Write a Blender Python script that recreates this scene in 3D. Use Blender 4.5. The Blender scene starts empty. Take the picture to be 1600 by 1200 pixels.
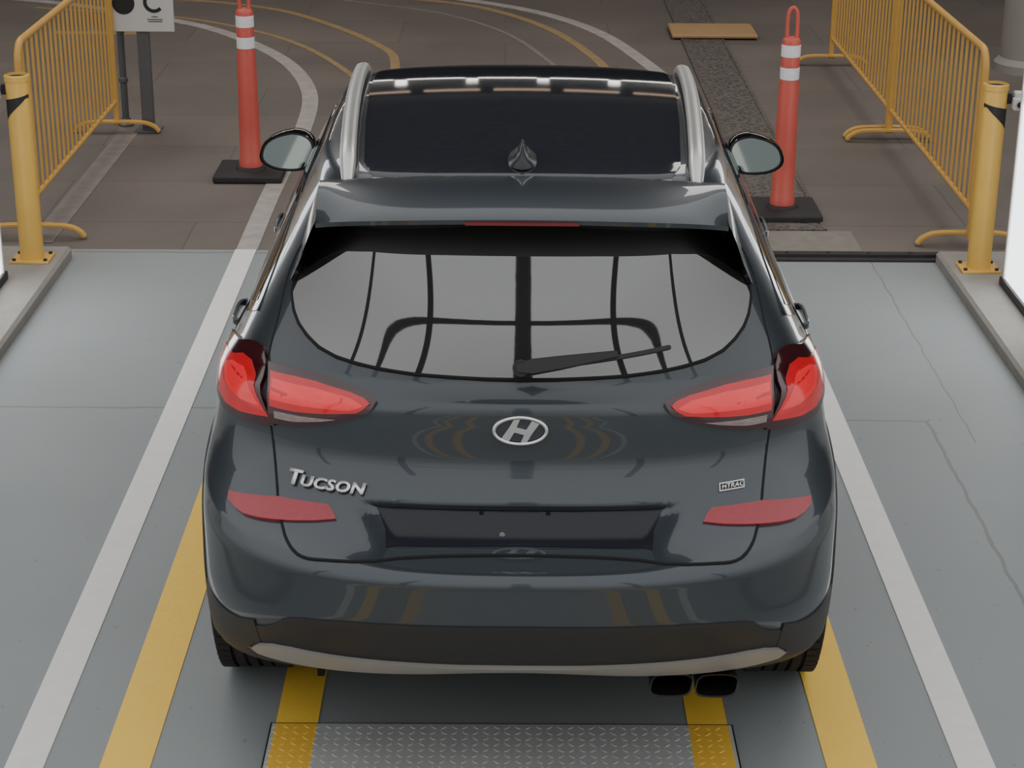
import bpy, bmesh, math, numpy as np, random
from math import *
from mathutils import Vector, Matrix
from mathutils.bvhtree import BVHTree
scene=bpy.context.scene
random.seed(3)
# ------------------------------------------------------------------ materials
def N(nt,typ,**kw):
    n=nt.nodes.new(typ)
    for k,v in kw.items(): setattr(n,k,v)
    return n
def mat(name,col,rough=.5,metal=0,coat=0,var=0,scale=8,emit=0,bump=0,bscale=60,ior=1.5,crough=.03,ecol=None,stretch=(1,1,1)):
    m=bpy.data.materials.new(name); m.use_nodes=True; nt=m.node_tree
    b=nt.nodes['Principled BSDF']
    b.inputs['Roughness'].default_value=rough; b.inputs['Metallic'].default_value=metal
    b.inputs['Coat Weight'].default_value=coat; b.inputs['Coat Roughness'].default_value=crough
    b.inputs['IOR'].default_value=ior
    tc=N(nt,'ShaderNodeTexCoord'); mp=N(nt,'ShaderNodeMapping'); mp.inputs['Scale'].default_value=stretch
    nt.links.new(tc.outputs['Object'],mp.inputs['Vector'])
    nz=N(nt,'ShaderNodeTexNoise'); nz.inputs['Scale'].default_value=scale; nz.inputs['Detail'].default_value=6
    nt.links.new(mp.outputs[0],nz.inputs['Vector'])
    mx=N(nt,'ShaderNodeMix',data_type='RGBA')
    mx.inputs[6].default_value=tuple(x*(1-var) for x in col)+(1,); mx.inputs[7].default_value=tuple(min(1,x*(1+var)) for x in col)+(1,)
    nt.links.new(nz.outputs['Fac'],mx.inputs[0]); nt.links.new(mx.outputs[2],b.inputs['Base Color'])
    if emit:
        b.inputs['Emission Color'].default_value=(*(ecol or col),1); b.inputs['Emission Strength'].default_value=emit
    if bump:
        n2=N(nt,'ShaderNodeTexNoise'); n2.inputs['Scale'].default_value=bscale; n2.inputs['Detail'].default_value=4
        nt.links.new(mp.outputs[0],n2.inputs['Vector'])
        bp=N(nt,'ShaderNodeBump'); bp.inputs['Strength'].default_value=bump; bp.inputs['Distance'].default_value=.01
        nt.links.new(n2.outputs['Fac'],bp.inputs['Height']); nt.links.new(bp.outputs[0],b.inputs['Normal'])
    return m
paint=mat('car_paint',(.042,.052,.064),.32,.35,.9,var=.06,scale=300,crough=.03)
blackplastic=mat('black_plastic',(.024,.023,.024),.5,var=.15,scale=90)
antm=mat('antenna_plastic',(.022,.025,.03),.28,var=.1,scale=90)
gloss_black=mat('gloss_black',(.008,.008,.009),.08,coat=.5)
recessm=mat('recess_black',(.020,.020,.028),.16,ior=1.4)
glassm=mat('dark_glass',(.018,.020,.018),.02,ior=2.8,var=.1)
sideglass=mat('side_glass',(.012,.014,.015),.03,ior=1.6,var=.1)
roofglass=mat('roof_glass',(.026,.028,.036),.05,ior=1.65,var=.25,scale=40)
gapm=mat('gap_black',(.004,.004,.004),.8)
silver=mat('satin_silver',(.68,.68,.66),.36,.8,var=.04)
skidm=mat('skid_silver',(.30,.285,.265),.45,.2,var=.08)
chrome=mat('chrome',(.86,.86,.86),.14,1)
darkchrome=mat('dark_chrome',(.045,.04,.038),.3,.8)
redlens=mat('red_lens',(.46,.008,.014),.14,coat=.7,emit=.18,ecol=(1,.025,.03),var=.25,scale=14,stretch=(1,1,8))
redbright=mat('red_lens_bright',(.68,.022,.030),.18,coat=.7,emit=.34,ecol=(1,.035,.04),var=.22,scale=16,stretch=(1,1,7))
darkred=mat('dark_red_lens',(.045,.004,.008),.10,coat=1)
refl_red=mat('red_reflector',(.30,.012,.025),.25,coat=.6,emit=.04,ecol=(1,.05,.07),var=.25,scale=60)
brake_red=mat('brake_lens',(.16,.008,.012),.25,coat=1,emit=.03,ecol=(1,.05,.05))
clearm=mat('clear_lens',(.28,.22,.21),.15,coat=1,var=.6,scale=40,stretch=(1,1,6))
rubber=mat('tire_rubber',(.018,.018,.018),.75,var=.25,scale=30,bump=.2)
alloy=mat('alloy',(.35,.35,.36),.3,.9)
white_plastic=mat('white_plastic',(.75,.74,.72),.4)
yellowp=mat('yellow_powdercoat',(.64,.36,.085),.42,var=.12,scale=9)
yellowb=mat('yellow_bollard',(.76,.46,.10),.4,var=.1,scale=6)
orange=mat('orange_plastic',(.58,.10,.075),.45,var=.12,scale=9)
whiteband=mat('reflective_white',(.80,.80,.80),.35,var=.12,scale=60)
basem=mat('black_rubber',(.02,.018,.018),.7,var=.3,scale=25,bump=.3)
concrete=mat('curb_concrete',(.28,.26,.235),.75,var=.15,scale=12,bump=.3)
darkmetal=mat('dark_metal',(.04,.04,.045),.5,.5)
greypost=mat('grey_steel',(.13,.13,.135),.5,.3,var=.1)
signm=mat('sign_white',(.62,.61,.58),.5,var=.06,scale=5)
ink=mat('sign_ink',(.02,.02,.02),.6)
whiteline=mat('white_paint',(.80,.78,.74),.6,var=.08,scale=14,bump=.1)
oldwhite=mat('worn_white_paint',(.36,.325,.30),.7,var=.4,scale=10)
fadedw=mat('faded_paint',(.20,.175,.155),.8,var=.3,scale=10)
yellowline=mat('yellow_paint',(1.0,.60,.075),.55,var=.08,scale=14,bump=.1)
oldyellow=mat('worn_yellow_paint',(.31,.21,.10),.7,var=.35,scale=10)
lampm=mat('light_panel',(.9,.9,.9),.5,emit=3.0,ecol=(.93,.97,1))
stripm=mat('reflection_strip',(.9,.9,.9),.5,emit=6,ecol=(1,.95,.88))
amberm=mat('reflection_amber',(.8,.6,.4),.5,emit=1.1,ecol=(1,.72,.5))
wallm=mat('dark_wall',(.05,.045,.04),.8,var=.3,scale=2)
ceilm=mat('dark_ceiling',(.06,.055,.05),.8,var=.2,scale=1)
steelblack=mat('mullion_steel',(.02,.02,.02),.6)
# near floor
def floor_near():
    m=mat('painted_floor',(.258,.279,.281),.55,var=.10,scale=1.3,bump=.06,bscale=35); nt=m.node_tree
    b=nt.nodes['Principled BSDF']; src=b.inputs['Base Color'].links[0].from_socket
    tc=N(nt,'ShaderNodeTexCoord'); sp=N(nt,'ShaderNodeSeparateXYZ')
    nz=N(nt,'ShaderNodeTexNoise'); nz.inputs['Scale'].default_value=6
    ad=N(nt,'ShaderNodeVectorMath',operation='MULTIPLY_ADD'); ad.inputs[1].default_value=(.03,.03,0)
    nt.links.new(tc.outputs['Object'],nz.inputs['Vector'])
    nt.links.new(nz.outputs['Color'],ad.inputs[0]); nt.links.new(tc.outputs['Object'],ad.inputs[2]); nt.links.new(ad.outputs[0],sp.inputs[0])
    def mth(op,a,bb):
        n=N(nt,'ShaderNodeMath',operation=op)
        for i,v in enumerate((a,bb)):
            if isinstance(v,(int,float)): n.inputs[i].default_value=v
            else: nt.links.new(v,n.inputs[i])
        return n.outputs[0]
    X,Y=sp.outputs[0],sp.outputs[1]
    def seam(A,p,w,B,lo,hi):
        a=mth('LESS_THAN',mth('ABSOLUTE',mth('SUBTRACT',A,p),0),w)
        c=mth('MULTIPLY',mth('GREATER_THAN',B,lo),mth('LESS_THAN',B,hi))
        return mth('MULTIPLY',a,c)
    tot=seam(Y,7.33,.008,X,-2.2,-1.0)
    for s in (seam(Y,7.23,.006,X,1.2,1.75),seam(X,1.735,.007,Y,5.,7.23),seam(X,1.885,.004,Y,7.0,9.4),seam(Y,9.47,.012,X,-2.2,-1.1)):
        tot=mth('MAXIMUM',tot,s)
    n3=N(nt,'ShaderNodeTexNoise'); n3.inputs['Scale'].default_value=28; n3.inputs['Detail'].default_value=8
    nt.links.new(tc.outputs['Object'],n3.inputs['Vector'])
    st=mth('MULTIPLY',mth('GREATER_THAN',n3.outputs['Fac'],.685),.35)
    tot=mth('MAXIMUM',mth('MULTIPLY',tot,.55),st)
    mx=N(nt,'ShaderNodeMix',data_type='RGBA'); mx.inputs[7].default_value=(.12,.12,.11,1)
    nt.links.new(tot,mx.inputs[0]); nt.links.new(src,mx.inputs[6]); nt.links.new(mx.outputs[2],b.inputs['Base Color'])
    return m
floorm=floor_near()
def floor_far():
    m=mat('worn_asphalt',(.136,.115,.101),.75,var=.40,scale=.9,bump=.25,bscale=60); nt=m.node_tree
    b=nt.nodes['Principled BSDF']; src=b.inputs['Base Color'].links[0].from_socket
    tc=N(nt,'ShaderNodeTexCoord'); br=N(nt,'ShaderNodeTexBrick')
    br.inputs['Scale'].default_value=.3; br.inputs['Mortar Size'].default_value=.0015
    br.inputs['Color1'].default_value=(.92,.92,.92,1); br.inputs['Color2'].default_value=(1.08,1.07,1.06,1); br.inputs['Mortar'].default_value=(.7,.7,.7,1)
    nt.links.new(tc.outputs['Object'],br.inputs['Vector'])
    mx=N(nt,'ShaderNodeMix',data_type='RGBA',blend_type='MULTIPLY'); mx.inputs[0].default_value=1
    nt.links.new(src,mx.inputs[6]); nt.links.new(br.outputs['Color'],mx.inputs[7]); nt.links.new(mx.outputs[2],b.inputs['Base Color'])
    return m
farm=floor_far()
def plate_mat():
    m=mat('tread_plate',(.42,.43,.42),.5,.0,var=.12,scale=10); nt=m.node_tree
    b=nt.nodes['Principled BSDF']; src=b.inputs['Base Color'].links[0].from_socket
    tc=N(nt,'ShaderNodeTexCoord'); sp=N(nt,'ShaderNodeSeparateXYZ'); nt.links.new(tc.outputs['Object'],sp.inputs[0])
    def band(p,w):
        s=N(nt,'ShaderNodeMath',operation='SUBTRACT'); s.inputs[1].default_value=p; nt.links.new(sp.outputs[0],s.inputs[0])
        a=N(nt,'ShaderNodeMath',operation='ABSOLUTE'); nt.links.new(s.outputs[0],a.inputs[0])
        l=N(nt,'ShaderNodeMath',operation='LESS_THAN'); l.inputs[1].default_value=w; nt.links.new(a.outputs[0],l.inputs[0]); return l.outputs[0]
    mxx=N(nt,'ShaderNodeMath',operation='MAXIMUM'); nt.links.new(band(-.597,.06),mxx.inputs[0]); nt.links.new(band(.60,.058),mxx.inputs[1])
    mx=N(nt,'ShaderNodeMix',data_type='RGBA'); mx.inputs[7].default_value=(.82,.49,.07,1)
    nt.links.new(mxx.outputs[0],mx.inputs[0]); nt.links.new(src,mx.inputs[6]); nt.links.new(mx.outputs[2],b.inputs['Base Color'])
    return m
treadm=plate_mat()
def trench_mat():
    m=mat('drain_grate',(.045,.042,.04),.6,.3,var=.2); nt=m.node_tree
    b=nt.nodes['Principled BSDF']
    tc=N(nt,'ShaderNodeTexCoord'); v=N(nt,'ShaderNodeTexVoronoi'); v.inputs['Scale'].default_value=35
    nt.links.new(tc.outputs['Object'],v.inputs['Vector'])
    cr=N(nt,'ShaderNodeValToRGB'); cr.color_ramp.elements[0].color=(.025,.022,.02,1); cr.color_ramp.elements[1].color=(.16,.14,.125,1); cr.color_ramp.elements[1].position=.7
    nt.links.new(v.outputs['Distance'],cr.inputs[0]); nt.links.new(cr.outputs[0],b.inputs['Base Color'])
    return m
trenchm=trench_mat()
# ------------------------------------------------------------------ mesh helpers
def link(o,parent=None):
    scene.collection.objects.link(o)
    if parent is not None: o.parent=parent
    return o
def empty(name,loc=(0,0,0),parent=None,rz=0):
    o=bpy.data.objects.new(name,None); o.location=loc; o.rotation_euler=(0,0,rz); o.empty_display_size=.1
    return link(o,parent)
class MB:
    def __init__(s): s.v=[];s.f=[];s.m=[]
    def add(s,v,f,mi=0):
        b=len(s.v); s.v+= [tuple(p) for p in v]; s.f+=[tuple(i+b for i in q) for q in f]; s.m+=[mi]*len(f)
    def box(s,c,d,mi=0,rz=0):
        x,y,z=c; a,b,e=d[0]/2,d[1]/2,d[2]/2; cs,sn=cos(rz),sin(rz)
        v=[(x+i*a*cs-j*b*sn,y+i*a*sn+j*b*cs,z+k*e) for i in(-1,1) for j in(-1,1) for k in(-1,1)]
        s.add(v,[(0,1,3,2),(4,6,7,5),(0,4,5,1),(2,3,7,6),(0,2,6,4),(1,5,7,3)],mi)
    def sweep(s,pts,prof,mi=0,closed=False,scales=None,up=None,caps=True):
        pts=[Vector(p) for p in pts]; n=len(pts); m=len(prof); V=[]; prev=None
        for i,p in enumerate(pts):
            a=pts[(i-1)%n] if (closed or i>0) else p; b=pts[(i+1)%n] if (closed or i<n-1) else p
            t=(b-a).normalized()
            if up is not None: u=Vector(up)
            elif prev is None: u=Vector((0,0,1)) if abs(t.z)<.9 else Vector((0,1,0))
            else: u=prev
            sd=t.cross(u).normalized(); u=sd.cross(t).normalized(); prev=u
            k=scales[i] if scales else 1
            if not hasattr(k,'__len__'): k=(k,k)
            V+=[p+sd*(q[0]*k[0])+u*(q[1]*k[1]) for q in prof]
        F=[]
        for i in range(n if closed else n-1):
            for j in range(m):
                a=i*m+j;b=i*m+(j+1)%m;c=((i+1)%n)*m+(j+1)%m;d=((i+1)%n)*m+j
                F.append((a,d,c,b))
        if not closed and caps: F.append(tuple(range(m))); F.append(tuple((n-1)*m+j for j in reversed(range(m))))
        s.add(V,F,mi)
    def tube(s,pts,r,n=12,mi=0,closed=False,scales=None):
        s.sweep(pts,[(r*cos(2*pi*j/n),r*sin(2*pi*j/n)) for j in range(n)],mi,closed,scales)
    def lathe(s,prof,c=(0,0,0),n=32,mi=0,axis='z'):
        V=[];m=len(prof)
        for i in range(n):
            a=2*pi*i/n
            for r,z in prof:
                if axis=='z': V.append((c[0]+r*cos(a),c[1]+r*sin(a),c[2]+z))
                elif axis=='x': V.append((c[0]+z,c[1]+r*cos(a),c[2]+r*sin(a)))
                else: V.append((c[0]+r*sin(a),c[1]+z,c[2]+r*cos(a)))
        F=[(i*m+j,((i+1)%n)*m+j,((i+1)%n)*m+j+1,i*m+j+1) for i in range(n) for j in range(m-1)]
        s.add(V,F,mi)
def mk(name,mb,mats,parent=None,loc=(0,0,0),rot=(0,0,0),bevel=0,smooth=True,ang=40):
    me=bpy.data.meshes.new(name); me.from_pydata(mb.v,[],mb.f)
    if not isinstance(mats,(list,tuple)): mats=[mats]
    for m in mats: me.materials.append(m)
    bm=bmesh.new(); bm.from_mesh(me)
    for f,i in zip(bm.faces,mb.m): f.material_index=i; f.smooth=smooth
    bmesh.ops.recalc_face_normals(bm,faces=bm.faces[:]); bm.to_mesh(me); bm.free()
    if smooth: me.set_sharp_from_angle(angle=radians(ang))
    o=bpy.data.objects.new(name,me); o.location=loc; o.rotation_euler=rot; link(o,parent)
    if bevel:
        b=o.modifiers.new('bevel','BEVEL'); b.width=bevel; b.segments=2; b.limit_method='ANGLE'
    return o
def tag(o,label,cat,group=None,kind=None):
    o['label']=label; o['category']=cat
    if group: o['group']=group
    if kind: o['kind']=kind
    return o
def cr(pts,n=8,closed=False):
    pts=[Vector(p) for p in pts]; out=[]; L=len(pts)
    rng=range(L if closed else L-1)
    for i in rng:
        p0=pts[(i-1)%L] if closed or i>0 else pts[0]*2-pts[1]
        p1=pts[i]; p2=pts[(i+1)%L]
        p3=pts[(i+2)%L] if closed or i<L-2 else p2*2-p1
        for j in range(n):
            t=j/n
            out.append(.5*((2*p1)+(p2-p0)*t+(2*p0-5*p1+4*p2-p3)*t*t+(3*p1-p0-3*p2+p3)*t**3))
    if not closed: out.append(pts[-1])
    return out
# ------------------------------------------------------------------ camera + world
cam=bpy.data.objects.new('camera',bpy.data.cameras.new('camera')); scene.collection.objects.link(cam); scene.camera=cam
cam.data.lens=67.5; cam.data.clip_end=200
cam.matrix_world=Matrix.Translation((0,0,2.95))@Matrix.Rotation(-.0047,4,'Z')@Matrix.Rotation(radians(68.8),4,'X')@Matrix.Rotation(.007,4,'Z')
w=bpy.data.worlds.new('overcast'); scene.world=w; w.use_nodes=True; nt=w.node_tree
bg=nt.nodes['Background']; tc=N(nt,'ShaderNodeTexCoord'); sp=N(nt,'ShaderNodeSeparateXYZ'); nt.links.new(tc.outputs['Generated'],sp.inputs[0])
crr=N(nt,'ShaderNodeValToRGB'); crr.color_ramp.elements[0].position=0; crr.color_ramp.elements[0].color=(.50,.50,.49,1)
crr.color_ramp.elements[1].position=.45; crr.color_ramp.elements[1].color=(.93,.94,.94,1)
nt.links.new(sp.outputs[2],crr.inputs[0]); nt.links.new(crr.outputs[0],bg.inputs[0]); bg.inputs[1].default_value=1.14
# ------------------------------------------------------------------ setting
def struct(o): o['kind']='structure'; return o
mb=MB(); mb.box((0,-1.25,-.1),(20,21.5,.2)); struct(mk('floor',mb,floorm,smooth=False))
mb=MB(); mb.box((0,22,-.1),(20,25,.2)); struct(mk('floor.001',mb,farm,smooth=False))
mb=MB(); mb.box((0,34.6,3),(20,.2,6.4)); struct(mk('wall_back',mb,wallm,smooth=False))
mb=MB(); mb.box((-10.1,22,3),(.2,25,6.4)); struct(mk('wall_left',mb,wallm,smooth=False))
mb=MB(); mb.box((10.1,22,3),(.2,25,6.4)); struct(mk('wall_right',mb,wallm,smooth=False))
mb=MB(); mb.box((0,22.25,6.3),(20.4,24.5,.2)); struct(mk('ceiling',mb,ceilm,smooth=False))
for x in (-3.6,3.6):
    L=bpy.data.lights.new('fill_light','AREA'); L.shape='RECTANGLE'; L.size=3; L.size_y=5; L.energy=190; L.color=(1,.95,.90)  # added fill lights under the ceiling to brighten the far floor
    o=bpy.data.objects.new('fill_light',L); o.location=(x,13.5,6.1); link(o)
# glazed entrance frame behind the camera
mb=MB()
for x,wd in ((0,.34),(-4.8,.50),(4.8,.50),(-16,1.0),(16,1.0)): mb.box((x,0,8),(wd,.2,16))
mb.sweep([(x,0,7.4+.0035*x*x) for x in np.linspace(-28,28,40)],[(-.08,-.10),(.08,-.10),(.08,.10),(-.08,.10)],up=(0,0,1))
o=mk('window_1',mb,steelblack,smooth=False,loc=(0,-9,0)); struct(o)
# drive-through light panels
def light_panel(sx):
    r=empty('light_panel',(sx*2.47,8.35,.06))
    mb=MB(); mb.box((0,0,1.2),(.10,.90,2.36)); mk('housing',mb,white_plastic,r,bevel=.01)
    for z,h in ((.47,.86),(1.55,1.2)):
        mb=MB(); mb.box((-sx*.055,0,z),(.02,.84,h)); mk('diffuser',mb,lampm,r,bevel=.004)
    mb=MB(); mb.box((0,0,.02),(.16,.95,.04)); mk('base',mb,darkmetal,r,bevel=.005)
    for k in (-1,1):
        mb=MB(); mb.box((-sx*.057,k*.435,1.2),(.03,.02,2.36)); mk('trim_strip',mb,white_plastic,r)
    return tag(r,'tall glowing white inspection light panel standing beside the concrete curb','light panel','glowing inspection light panels')
light_panel(-1); light_panel(1)
# curbs
for sx in (-1,1):
    mb=MB(); x0,x1=2.20,2.62
    prof=[(x0*sx,0),(x0*sx,.045),((x0+.015)*sx,.06),((x1-.015)*sx,.06),(x1*sx,.045),(x1*sx,0)]
    V=[(p[0],y,p[1]) for y in (2.0,9.35) for p in prof]
    F=[(i,(i+1)%6,6+(i+1)%6,6+i) for i in range(6)]+[tuple(range(6)),tuple(range(11,5,-1))]
    mb.add(V,F); o=mk('curb',mb,concrete,smooth=False); tag(o,'low beige concrete curb beside the painted grey floor','curb','concrete lane curbs')
# ground markings
def strip(name,pts,wd,m,label,z=.0035,n=6,group=None):
    P=cr([(p[0],p[1],0) for p in pts],n) if len(pts)>2 else [Vector((p[0],p[1],0)) for p in pts]
    V=[];F=[]
    for i,p in enumerate(P):
        a=P[max(i-1,0)];b=P[min(i+1,len(P)-1)]; t=(b-a).normalized(); s=Vector((-t.y,t.x,0))*wd/2
        V+=[p+s+Vector((0,0,z)),p-s+Vector((0,0,z)),p+s,p-s]
    for i in range(len(P)-1):
        a=i*4
        F+=[(a,a+4,a+5,a+1),(a,a+2,a+6,a+4),(a+1,a+5,a+7,a+3)]
    mb=MB(); mb.add(V,F); o=mk(name,mb,m,smooth=False)
    return tag(o,label,'lane marking',group)
strip('lane_marking',[(-1.335,-11),(-1.335,9.5)],.108,whiteline,'bright white lane line painted on grey floor')
strip('lane_marking',[(1.335,-11),(1.335,9.5)],.108,whiteline,'bright white lane line painted on grey floor')
strip('lane_marking',[(-1.054,-11),(-1.054,9.0)],.142,yellowline,'wide yellow guide line painted on grey floor',z=.003)
strip('lane_marking',[(.985,-11),(.985,9.0)],.142,yellowline,'wide yellow guide line painted on grey floor',z=.003)
strip('lane_marking',[(-.597,4.86),(-.597,9.0)],.122,yellowline,'yellow wheel guide line running under the car',z=.003)
strip('lane_marking',[(.60,4.86),(.60,9.0)],.115,yellowline,'yellow wheel guide line running under the car',z=.003)
strip('lane_marking',[(-.597,-11),(-.597,2.9)],.122,yellowline,'yellow wheel guide line behind the tread plate',z=.003)
strip('lane_marking',[(.60,-11),(.60,2.9)],.115,yellowline,'yellow wheel guide line behind the tread plate',z=.003)
strip('lane_marking',[(-1.33,9.5),(-1.33,10.4),(-1.32,11.05),(-1.30,12.17),(-1.35,13.1),(-1.54,13.95),(-1.83,14.65),(-2.27,15.37),(-2.8,15.9),(-4,16.7),(-6,17.4)],.11,oldwhite,'worn white lane line curving across brown asphalt')
strip('lane_marking',[(1.33,9.5),(1.33,11),(1.30,12.4),(1.18,13.5),(1.04,14.3),(.757,15.42),(.31,16.27),(-.35,16.9),(-1.5,17.6),(-3.5,18.2)],.11,oldwhite,'worn white lane line curving across brown asphalt')
strip('lane_marking',[(-.75,11),(-.8,13),(-.82,14.18),(-.95,14.78),(-1.43,15.7),(-2.04,16.45),(-3.04,16.9),(-5,17.3)],.07,oldyellow,'thin worn yellow line curving across brown asphalt')
strip('lane_marking',[(-.9,12),(-1.0,13.3),(-1.18,13.95),(-1.55,14.78),(-2.02,15.42),(-2.75,16.0),(-4,16.4)],.05,oldyellow,'thin worn yellow line curving across brown asphalt')
strip('lane_marking',[(.85,11),(.83,12.6),(.77,13.7),(.66,14.5),(.345,15.6),(-.18,16.5),(-.857,16.95),(-2.5,17.6)],.075,oldyellow,'thin worn yellow line curving across brown asphalt')
strip('lane_marking',[(.5,12),(.42,13.7),(.25,14.6),(-.05,15.5),(-.6,16.3),(-1.5,16.9)],.04,fadedw,'faint pale line curving across brown asphalt')
strip('lane_marking',[(-2.42,9.6),(-2.40,12.1)],.13,fadedw,'faded pale parking line on brown asphalt')
strip('lane_marking',[(-3.6,15.3),(-2.85,15.3)],.12,oldyellow,'short worn yellow bar across brown asphalt')
# trench drain, pads
mb=MB(); mb.box((1.56,13.6,.004),(.30,7.4,.008)); 
for sx in(-1,1): mb.box((1.56+sx*.16,13.6,.006),(.02,7.4,.012))
tag(mk('trench_drain',mb,trenchm,smooth=False),'long dark speckled trench drain cover set in asphalt','drain')
mb=MB(); mb.box((1.58,9.70,.003),(.55,.36,.006)); tag(mk('concrete_patch',mb,mat('pale_concrete',(.20,.18,.155),.8,var=.25,scale=14),smooth=False),'pale square concrete patch in brown asphalt','concrete patch')
mb=MB(); mb.box((1.66,15.4,.028),(.68,.5,.03)); tag(mk('speed_pad',mb,mat('ochre_pad',(.38,.235,.11),.7,var=.15),bevel=.01),'flat ochre yellow rubber pad across the drain','rubber pad')
mb=MB(); mb.box((1.87,9.42,.014),(.98,.05,.028)); mb.box((1.87,9.38,.006),(.98,.06,.012))
for i in range(5): mb.lathe([(0,.034),(.010,.034),(.010,.028)],(1.45+i*.21,9.42,0),10)
tag(mk('rubber_edge_strip',mb,basem,bevel=.003),'black bolted rubber threshold strip at the edge of grey floor','threshold strip')
# tread plate
mb=MB(); mb.box((0,3.9,.0035),(1.335,1.9,.007))
for i in range(44):
    for j in range(62):
        x=-.655+i*.0305; y=2.97+j*.0305
        a=pi/4 if (i+j)%2 else -pi/4; c,s=cos(a),sin(a); L,Wd=.0135,.0042
        q=[(-L,0),(-L*.4,-Wd),(L*.4,-Wd),(L,0),(L*.4,Wd),(-L*.4,Wd)]
        if abs(x)>.655: continue
        b=[(x+p[0]*c-p[1]*s,y+p[0]*s+p[1]*c,.007) for p in q]; t=[(x+(p[0]*c-p[1]*s)*.65,y+(p[0]*s+p[1]*c)*.65,.0092) for p in q]
        mb.add(b+t,[(k,(k+1)%6,6+(k+1)%6,6+k) for k in range(6)]+[tuple(range(6,12))])
o=mk('tread_plate',mb,treadm,smooth=False); tag(o,'steel diamond tread plate set in the floor with yellow stripes','floor plate')
mb=MB()
for sx in (-1,1): mb.box((sx*.670,3.9,.003),(.005,1.91,.006))
mb.box((0,4.853,.003),(1.345,.005,.006)); mk('plate_frame',mb,darkmetal,o)
# bollards
def bollard(x,y,sx):
    r=empty('bollard',(x,y,.06))
    mb=MB(); mb.lathe([(0,0),(.058,0),(.058,.90),(.056,.905)],n=32); mk('post',mb,yellowb,r)
    mb=MB(); mb.lathe([(.056,.90),(.061,.90),(.061,.925),(.052,.93),(.05,.915),(0,.915)],n=32); mk('cap',mb,yellowb,r)
    mb=MB(); mb.lathe([(0,.917),(.049,.917)],n=24); mk('cap_opening',mb,gapm,r)
    mb=MB(); mb.box((0,0,.006),(.19,.16,.012)); mk('base_plate',mb,yellowb,r,bevel=.002)
    for i in(-1,1):
        for j in (-1,1):
            mb=MB(); mb.lathe([(0,.022),(.01,.022),(.01,.012)],(i*.077,j*.06,0),6); mk('bolt',mb,darkmetal,r)
    mb=MB(); V=[];n=14
    for i in range(n+1):
        a=-pi/2-1.2+2.4*i/n; f=i/n if sx>0 else 1-i/n
        zt=.84-.03*f; zb_=.84-.13*min(f,1)*1.0 if f>.15 else .82
        V+=[(.0592*cos(a),.0592*sin(a),zb_),(.0592*cos(a),.0592*sin(a),zt)]
    mb.add(V,[(2*i,2*i+2,2*i+3,2*i+1) for i in range(n)]); mk('tape',mb,ink,r)
    return tag(r,'yellow steel bollard with black tape bolted on the curb','bollard','yellow curb bollards')
bollard(-2.345,9.13,-1); bollard(2.345,9.06,1)
def seccam(x,y,sx):
    r=empty('security_camera',(x,y,.92))
    mb=MB(); mb.tube([(-sx*.02,0,0),(sx*.03,-.02,0)],.014,10); mb.box((-sx*.005,-.01,0),(.035,.03,.05)); mk('bracket',mb,darkmetal,r,bevel=.002)
    mb=MB(); mb.box((sx*.045,-.03,-.02),(.06,.075,.06)); mb.box((sx*.045,-.02,.02),(.045,.05,.03)); mk('housing',mb,white_plastic,r,bevel=.008)
    mb=MB(); mb.lathe([(0,-.055),(.013,-.055),(.016,-.048),(.016,-.03)],(sx*.045,-.02,-.02),20,axis='y'); mk('lens',mb,gloss_black,r)
    mb=MB(); mb.lathe([(.016,-.052),(.022,-.050),(.022,-.035)],(sx*.045,-.02,-.02),20,axis='y'); mk('lens_ring',mb,silver,r)
    return tag(r,'small white camera clamped on a yellow bollard','security camera','bollard cameras')
seccam(-2.345-.062,9.13,-1); seccam(2.345+.062,9.06,1)
# crowd barriers
def barrier(x,y0,L):
    r=empty('crowd_barrier',(x,y0,0)); H=1.03; zb=.20; c=.10
    P=[(0,0,.05),(0,0,H-c)]+[(0,c-c*cos(a),H-c+c*sin(a)) for a in (.4,.8,1.2)]+[(0,c,H),(0,L-c,H)]+[(0,L-c+c*sin(a),H-c+c*cos(a)) for a in (.4,.8,1.2)]+[(0,L,H-c),(0,L,.05)]
    mb=MB(); mb.tube(P,.019,12); mb.tube([(0,0,zb),(0,L,zb)],.014,10); mk('frame',mb,yellowp,r)
    n=int(L/.105); mb=MB()
    for i in range(1,n): mb.tube([(0,L*i/n,zb),(0,L*i/n,H-.005)],.0075,8)
    o=mk('bars',mb,yellowp,r)
    for yy in (.02,L-.02):
        mb=MB(); pts=cr([(-.27,yy,.012),(-.24,yy,.045),(-.17,yy,.07),(0,yy,.075),(.17,yy,.07),(.24,yy,.045),(.27,yy,.012)],4)
        mb.sweep(pts,[(-.022,-.009),(.022,-.009),(.022,.009),(-.022,.009)],up=(0,0,1)); mk('foot',mb,yellowp,r,bevel=.003)
    return tag(r,'yellow steel crowd barrier with vertical bars on arched feet','crowd barrier','yellow crowd barriers')
barrier(-2.47,9.66,2.35); barrier(2.43,9.62,2.28); barrier(2.43,11.95,2.28)
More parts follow.
